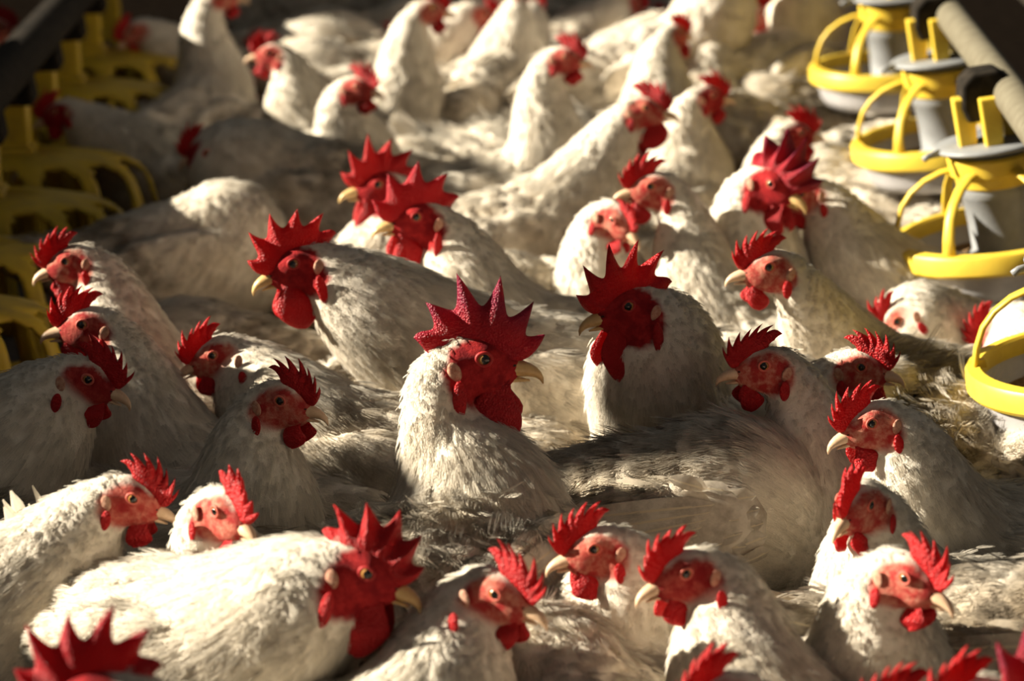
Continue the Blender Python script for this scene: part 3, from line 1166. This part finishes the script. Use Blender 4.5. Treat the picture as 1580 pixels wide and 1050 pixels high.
PANS = [(0.752, 3.50, 0.315, 7, 'yellow rimmed hanging pan feeder cut by the frame edge, lowest of the row'),
        (0.745, 4.22, 0.318, 9, 'yellow rimmed hanging pan feeder with open arms, second of its row from the camera'),
        (0.775, 4.98, 0.318, 8, 'tilted yellow hanging pan feeder under the grey pipe, third of its row'),
        (0.775, 5.72, 0.318, 3, 'blurred yellow hanging pan feeder at the back end of its row')]
for i, (X, Y, zr, tl, lb) in enumerate(PANS):
    pan_feeder(X, Y, zr, tl, 0.545, math.radians(172 + (0, 0, -2, 2)[i]), lb)
vs, fs = tube([(0.68, 2.6, 0.545), (0.745, 4.22, 0.545), (0.84, 7.2, 0.545)], 0.027, 20)
o = mesh_obj('auger_pipe', vs, fs, M_PIPE)
o['label'], o['category'] = 'dusty grey auger pipe carrying the hanging yellow pan feeders', 'pipe'
vs, fs = tube([(0.80, 2.6, 0.60), (0.86, 4.22, 0.60), (0.95, 7.2, 0.60)], 0.017, 10)
o = mesh_obj('winch_beam', vs, fs, M_BLACK)
o['label'], o['category'] = 'black support rail above and behind the grey auger pipe', 'rail'

# ------------------------------------------------------------------ the flock
GH, GR = 'white hens of the flock', 'white roosters of the flock'
BIRDS = []


def bird(sex, px, py, h, yaw, byaw, reach, label, **kw):
    kw.update(sex=sex, head=pix(px, py, h), yaw=yaw, byaw=byaw, label=label, group=kw.get('group', GR if sex == 'r' else GH), seed=len(BIRDS) + 3)
    kw.setdefault('bz', 0.180 if sex == 'r' else 0.160)
    f = yawv(byaw)
    kw['want'] = kw['head'][:2] - f[:2] * (0.125 + reach)
    BIRDS.append(kw)
    return kw


def fill(px, py, h, byaw, label, sex='h', **kw):
    """a bird of which the photograph shows the back at this pixel; its head is down behind others"""
    h -= 0.035
    c = pix(px, py, h)
    f = yawv(byaw)
    hd = c.copy()
    hd[:2] += f[:2] * 0.23
    hd[2] = kw.pop('hh', 0.20)
    kw.update(sex=sex, head=hd, yaw=byaw + kw.pop('turn', 10), byaw=byaw, label=label, group=kw.get('group', GR if sex == 'r' else GH), seed=len(BIRDS) + 3, pitch=kw.get('pitch', -30))
    kw.setdefault('bz', h - 0.10)
    kw['want'] = c[:2]
    kw['follow'] = True
    BIRDS.append(kw)
    return kw


# the ones in focus
bird('r', 738, 553, 0.46, 4, 62, 0.02, 'rooster with tall purple spiked comb and large dark wattles amid the flock', hs=1.33, comb=1.12, purple=0.9, wattle=1.05, q=2, scruff=0.7, dirt=0.5, wing=(-1,), fat=0.88, lean=4, bz=0.235)
bird('r', 455, 405, 0.43, 194, 184, 0.13, 'big rooster with drooping red wattles, bent neck and pale hooked beak', pitch=-14, q=2, hs=1.18, dirt=0.30, fat=1.35, comb=1.0, bz=0.245)
bird('r', 966, 471, 0.44, 199, 205, 0.02, 'cream breasted rooster with long folded red wattles and a ragged comb', q=2, hs=1.17, dirt=0.30, fat=1.4, pitch=-6, wattle=1.12, bz=0.245)
bird('h', 106, 402, 0.40, 190, 158, 0.13, 'hen with brown crown, pale beak and translucent wattle beside the slotted feeders', q=2, pitch=-12, dirt=0.42, bz=0.18, crown=1.0)
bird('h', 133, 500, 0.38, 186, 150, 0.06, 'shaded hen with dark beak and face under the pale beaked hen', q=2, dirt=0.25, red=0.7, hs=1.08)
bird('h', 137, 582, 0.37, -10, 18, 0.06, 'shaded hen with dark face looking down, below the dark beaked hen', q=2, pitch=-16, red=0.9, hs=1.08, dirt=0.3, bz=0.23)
bird('h', 328, 546, 0.33, 200, 172, 0.11, 'low crouching hen with arched back and short beak under the big bent rooster', q=2, pitch=-14, dirt=0.45, bz=0.19)
bird('h', 440, 617, 0.37, -26, -48, -0.01, 'hen with round red eye ring and upright comb, neck in shade', q=2, dirt=0.3, red=0.5, hs=1.05)
bird('h', 1187, 412, 0.42, 188, 195, 0.11, 'tall hen with bright red serrated comb and glowing wattle', q=2, dirt=0.3, hs=1.08, bz=0.18, crown=0.7)
bird('h', 1178, 563, 0.40, 189, 222, -0.02, 'upright hen with long shaded neck and pointed dark red comb', q=2, dirt=0.35, hs=1.05, crown=0.6)
bird('h', 1328, 565, 0.36, -18, 25, 0.02, 'small hen looking towards the hanging pans with wide dark eye', q=2, dirt=0.35, hs=1.02)
bird('h', 1342, 650, 0.38, 195, 205, 0.06, 'hen with bright red wattles stretching in front of the wide eyed hen', q=2, pitch=-13, dirt=0.32, hs=1.02, bz=0.18)
bird('h', 1385, 490, 0.26, 186, 178, 0.02, 'dozing hen with lowered pink comb below the second hanging pan', q=2, pitch=-40, dirt=0.4, bz=0.16)
bird('h', 1535, 507, 0.25, 190, 176, 0.03, 'dozing hen with small red comb at the frame edge below the pans', q=2, pitch=-36, dirt=0.35, bz=0.15)
# nearer rows
bird('h', 205, 765, 0.37, -8, 4, 0.09, 'hen with dark face, half lit neck and dark comb by the lower corner', q=2, pitch=-14, dirt=0.25, red=0.6, hs=0.98, bz=0.19)
bird('h', 352, 787, 0.38, -52, -70, -0.06, 'brightly lit hen with amber eye and thin upright pink comb', q=2, pitch=-6, dirt=0.15, hs=1.0, lean=8)
bird('r', 566, 878, 0.37, -12, -36, 0.03, 'heavy rooster with long white back, raised tail and dark red face', q=2, pitch=-16, dirt=0.25, hs=1.15, fat=1.15, tail=7, comb=0.8, bs=1.0, tail_up=2.2, flop=0.01, bz=0.24)
bird('h', 773, 912, 0.35, -32, -12, 0.05, 'hen with bright eye and fanned red comb below the purple combed rooster', q=2, dirt=0.2, pitch=-8, hs=1.03, stay=True)
bird('h', 918, 843, 0.34, 190, 180, 0.03, 'hen in profile with scarlet comb and wattle, beak tipped down', q=2, dirt=0.3, pitch=-8)
bird('h', 1052, 880, 0.355, 204, 172, 0.05, 'brown backed hen with turned face and white ear patch', q=2, dirt=0.62, pitch=-10, scruff=0.25, red=0.8, wing=(1,), bz=0.155)
bird('h', 1322, 778, 0.36, 236, 215, -0.02, 'hen peering at the camera with narrow red comb below the stretching hen', q=2, dirt=0.3, pitch=-6, red=0.4)
bird('h', 1406, 888, 0.36, -42, -14, 0.03, 'fluffy backed hen with pink face and bent pink comb', q=2, dirt=0.25, scruff=0.65, pitch=-10, bz=0.15)
bird('r', 138, 1068, 0.40, 186, 182, 0.08, 'rooster cut by the lower frame edge, only dark spiked comb and back in view', q=2, dirt=0.3, purple=0.3, comb=1.0, fat=1.3)
bird('h', 1108, 1070, 0.33, 214, 200, 0.0, 'hen cut by the lower frame edge with a thin curved red comb', q=1, dirt=0.3)
bird('h', 1497, 1078, 0.34, 200, 190, 0.0, 'hen with blurred pink comb by the lower corner under the pans', q=1, dirt=0.3)
bird('r', 1610, 1075, 0.36, 200, 170, 0.04, 'rooster at the lower corner of which only purple comb tips show', q=1, purple=0.8)
bird('h', 1397, 1098, 0.33, 190, 200, 0.0, 'hen at the lower frame edge showing only red comb tips', q=1)
fill(932, 1005, 0.30, 105, 'white hen seen from behind between the scarlet combed hens', q=2, scruff=0.3, dirt=0.25, wing=(1,), turn=20, hh=0.10, pitch=-55, stay=True)
fill(1545, 868, 0.35, -8, 'brown streaked bird with wing quills at the frame edge', q=2, dirt=0.66, scruff=0.3, wing=(-1,), tail=6, tail_up=0.35, stay=True)
fill(1035, 668, 0.36, 4, 'hen lying with spread wing quills and hidden head beside the purple combed rooster', q=2, dirt=0.55, wing=(-1,), scruff=0.3, hh=0.18, bs=1.08, stay=True)
fill(1045, 612, 0.29, 75, 'ruffled grey hen rump below the cream breasted rooster', q=2, dirt=0.6, scruff=0.6, wing=(1, -1), hh=0.13)
fill(845, 455, 0.30, 95, 'hen rump seen behind the purple combed rooster', q=1, dirt=0.5, scruff=0.5, hh=0.2)
fill(1430, 600, 0.29, 60, 'ruffled hen back with sunlit straw coloured quills behind the wide eyed hen', q=2, dirt=0.55, scruff=0.8, wing=(1, -1), tail=5, hh=0.13)
fill(1418, 552, 0.32, 172, 'grey dirty hen back under the second hanging pan', q=2, dirt=0.75, scruff=0.6, hh=0.13, stay=True)
fill(1545, 690, 0.29, 115, 'grey fluffed hen back at the frame edge under the lowest pan', q=2, dirt=0.6, scruff=0.55, wing=(1,), hh=0.13)
fill(30, 752, 0.30, 195, 'hen rump with ruffled tail at the frame edge below the slotted feeders', q=2, dirt=0.5, scruff=0.6, tail=5, hh=0.18)
fill(265, 800, 0.28, 172, 'shaded hen with brown wing quills between the half lit hen and the bright hen', q=2, dirt=0.6, scruff=0.3, wing=(1,), hh=0.13)
fill(590, 640, 0.28, 85, 'small dirty hen back between the bent rooster and the purple combed rooster', q=2, dirt=0.6, scruff=0.4, hh=0.13)
fill(1320, 385, 0.28, 70, 'ruffled dirty hen back behind the tall hen', q=2, dirt=0.72, scruff=0.8, hh=0.13)
fill(860, 700, 0.26, 100, 'dark hen back behind the wattles of the purple combed rooster', q=1, dirt=0.7, scruff=0.3, hh=0.14)
# farther rows
bird('h', 1005, 288, 0.41, 187, 150, 0.02, 'hen with glowing scarlet wattle and comb in front of the long necked hen', q=1, dirt=0.25, hs=1.08)
bird('h', 955, 338, 0.37, -48, -75, -0.03, 'pink faced hen with a dark eye tucked under the scarlet wattle', q=1, dirt=0.2, pitch=-22, comb=0.5)
bird('r', 642, 335, 0.42, 196, 176, 0.1, 'rooster with five tall thin comb spikes behind the bent rooster', q=1, dirt=0.3, spikes=5, comb=1.1, purple=0.3, fat=1.2, bz=0.2)
bird('r', 585, 285, 0.38, 192, 110, 0.0, 'dark rooster head half hidden behind the five spiked comb', q=1, dirt=0.5)
bird('r', 1195, 283, 0.41, -36, 30, 0.0, 'rooster with flopped purple comb and pink face', q=1, purple=1.0, dirt=0.2, comb=1.0, flop=0.03, pitch=-14)
bird('h', 1237, 298, 0.38, 190, 172, 0.08, 'hen with red comb in front of the flopped purple comb', q=1, dirt=0.25, pitch=-14, hs=1.05, bz=0.2)
bird('h', 995, 167, 0.42, -12, 14, 0.1, 'long necked hen with bright neck and long red wattle', q=1, dirt=0.3, wattle=1.4, hs=1.08, bz=0.2)
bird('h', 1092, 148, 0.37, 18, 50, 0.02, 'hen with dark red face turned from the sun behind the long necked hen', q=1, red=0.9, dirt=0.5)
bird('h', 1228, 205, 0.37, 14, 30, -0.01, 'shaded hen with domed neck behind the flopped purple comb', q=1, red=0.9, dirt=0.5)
bird('h', 872, 88, 0.43, -14, 6, 0.0, 'tall hen with white sunlit neck and dark face', q=1, red=0.6, dirt=0.3)
bird('h', 553, 134, 0.37, -22, -40, 0.02, 'hen with pink comb and dark face by the broad shaded back', q=1, red=0.7, dirt=0.35)
bird('h', 418, 82, 0.37, 178, 166, 0.05, 'hen with red comb held against a long shaded back', q=1, red=0.6, dirt=0.5)
bird('h', 345, -8, 0.43, 10, 60, 0.0, 'hen with white sunlit neck cut by the top frame edge beside the slotted feeders', q=0, dirt=0.1)
bird('h', 664, 14, 0.42, 10, 8, 0.03, 'hen with sunlit neck and red comb at the top frame edge', q=0, dirt=0.3)
bird('r', 800, 2, 0.38, 80, 70, 0.03, 'rooster seen from behind at the top frame edge', q=0, dirt=0.5)
bird('h', 1042, 52, 0.38, 40, 60, 0.03, 'hen far back with small bright red comb', q=0, dirt=0.4)
bird('h', 1076, 28, 0.38, 150, 130, 0.03, 'hen far back with pale pink comb', q=0, dirt=0.4)
bird('r', 1165, -52, 0.49, 12, 24, 0.06, 'tall white rooster standing upright, head above the frame', q=0, dirt=0.2, bz=0.26, fat=1.5)
bird('r', 1268, -60, 0.49, 12, 40, 0.02, 'tall white rooster beside the last hanging pan, head above the frame', q=0, dirt=0.1, bz=0.25, fat=1.5)
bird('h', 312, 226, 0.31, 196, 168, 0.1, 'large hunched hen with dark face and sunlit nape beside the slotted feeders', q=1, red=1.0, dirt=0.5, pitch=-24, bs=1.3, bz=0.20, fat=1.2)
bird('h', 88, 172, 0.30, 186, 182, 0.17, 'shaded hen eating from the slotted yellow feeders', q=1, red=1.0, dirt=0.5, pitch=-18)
bird('h', 335, 352, 0.25, -4, 22, -0.05, 'brown shaded hen with tucked head in front of the large hunched bird', q=1, red=0.6, dirt=0.6, pitch=-30, bz=0.19, bs=1.12)
bird('h', 1342, 66, 0.33, 40, 90, 0.0, 'hen with red comb seen through the arms of the last pan', q=0, dirt=0.2)
bird('h', -4, 42, 0.40, 20, 60, 0.02, 'hen with red comb behind the feed pipe of the slotted feeders', q=0, dirt=0.2)
fill(745, 190, 0.30, -18, 'white ruffled hen with raised tail below the tall sunlit hen', q=1, dirt=0.15, scruff=0.7, tail=6, tail_up=1.3, hh=0.2)
fill(1340, 250, 0.30, 150, 'bright white hen below the third hanging pan', q=1, dirt=0.2, scruff=0.35, hh=0.18)
fill(1480, 310, 0.27, 40, 'pale hen lying below the second hanging pan', q=1, dirt=0.4, scruff=0.5, hh=0.2)
fill(1415, 150, 0.30, 20, 'white hen behind the third hanging pan', q=0, dirt=0.25, hh=0.2)
fill(1190, 135, 0.29, 170, 'grey dirty hen back between the tall roosters and the domed neck', q=1, dirt=0.75, scruff=0.5, hh=0.18)
fill(560, 60, 0.30, 176, 'long shaded hen back behind the pink combed hen', q=0, dirt=0.6, hh=0.2)
fill(1540, 455, 0.26, 160, 'hen back in sun below the second pan', q=1, dirt=0.3, hh=0.14)
fill(700, 260, 0.25, 140, 'shaded hen back behind the five spiked comb', q=1, dirt=0.6, hh=0.13)
fill(480, 480, 0.25, 170, 'dim hen back under the neck of the bent rooster', q=1, dirt=0.6, hh=0.14)
FARLAB = 'blurred white hen at the far back of the flock with hidden head'
FARG = 'hens at the far back of the flock'
r2 = random.Random(5)
for row, py in enumerate((70, 25, -20, -60)):
    for kx in range(9):
        px = 430 + kx * 105 + (52 if row % 2 else 0) + r2.randint(-18, 18)
        fill(px, py + r2.randint(-8, 8), 0.29, r2.choice((0, 20, 160, 180, 60, 200)), FARLAB, q=0, dirt=0.35 + 0.35 * r2.random(), hh=0.18 + 0.16 * r2.random(), group=FARG)

# let the bodies settle beside one another, heads stay where they are seen
C = np.array([b['want'] for b in BIRDS])
W0 = C.copy()
Fv = np.array([yawv(b['byaw'])[:2] for b in BIRDS])
SC = np.array([b.get('bs', 1.08 if b['sex'] == 'r' else 1.0) for b in BIRDS])
pri = np.array([1.6 if b.get('stay') else 0.35 if 'follow' in b else 1.0 for b in BIRDS])
offs = np.array([-0.10, 0.0, 0.10])
for it in range(80):
    P = C[:, None, :] + Fv[:, None, :] * (offs[None, :, None] * SC[:, None, None])
    push = np.zeros_like(C)
    for a in range(3):
        for c in range(3):
            d = P[:, a][:, None, :] - P[:, c][None, :, :]
            L = np.linalg.norm(d, axis=2) + 1e-6
            need = 0.082 * (SC[:, None] + SC[None, :])
            ov = np.clip(need - L, 0, None)
            np.fill_diagonal(ov, 0)
            push += (d / L[..., None] * ov[..., None] * 0.14).sum(1)
    C += push / (0.6 + pri[:, None]) + (W0 - C) * 0.10 * pri[:, None]
    dv = C - W0
    L = np.linalg.norm(dv, axis=1)
    lim = np.where(pri < 1, 0.16, 0.075)
    C = W0 + dv * np.minimum(1, lim / (L + 1e-9))[:, None]
ONLY = None
for i, b in enumerate(BIRDS):
    if b.get('follow'):
        b['head'][:2] += C[i] - W0[i]
    if b['group'] == FARG and b['head'][1] > 8.3:
        continue
    build_bird(b, C[i])

print('birds', len(BIRDS), 'strands', N_STR[0])
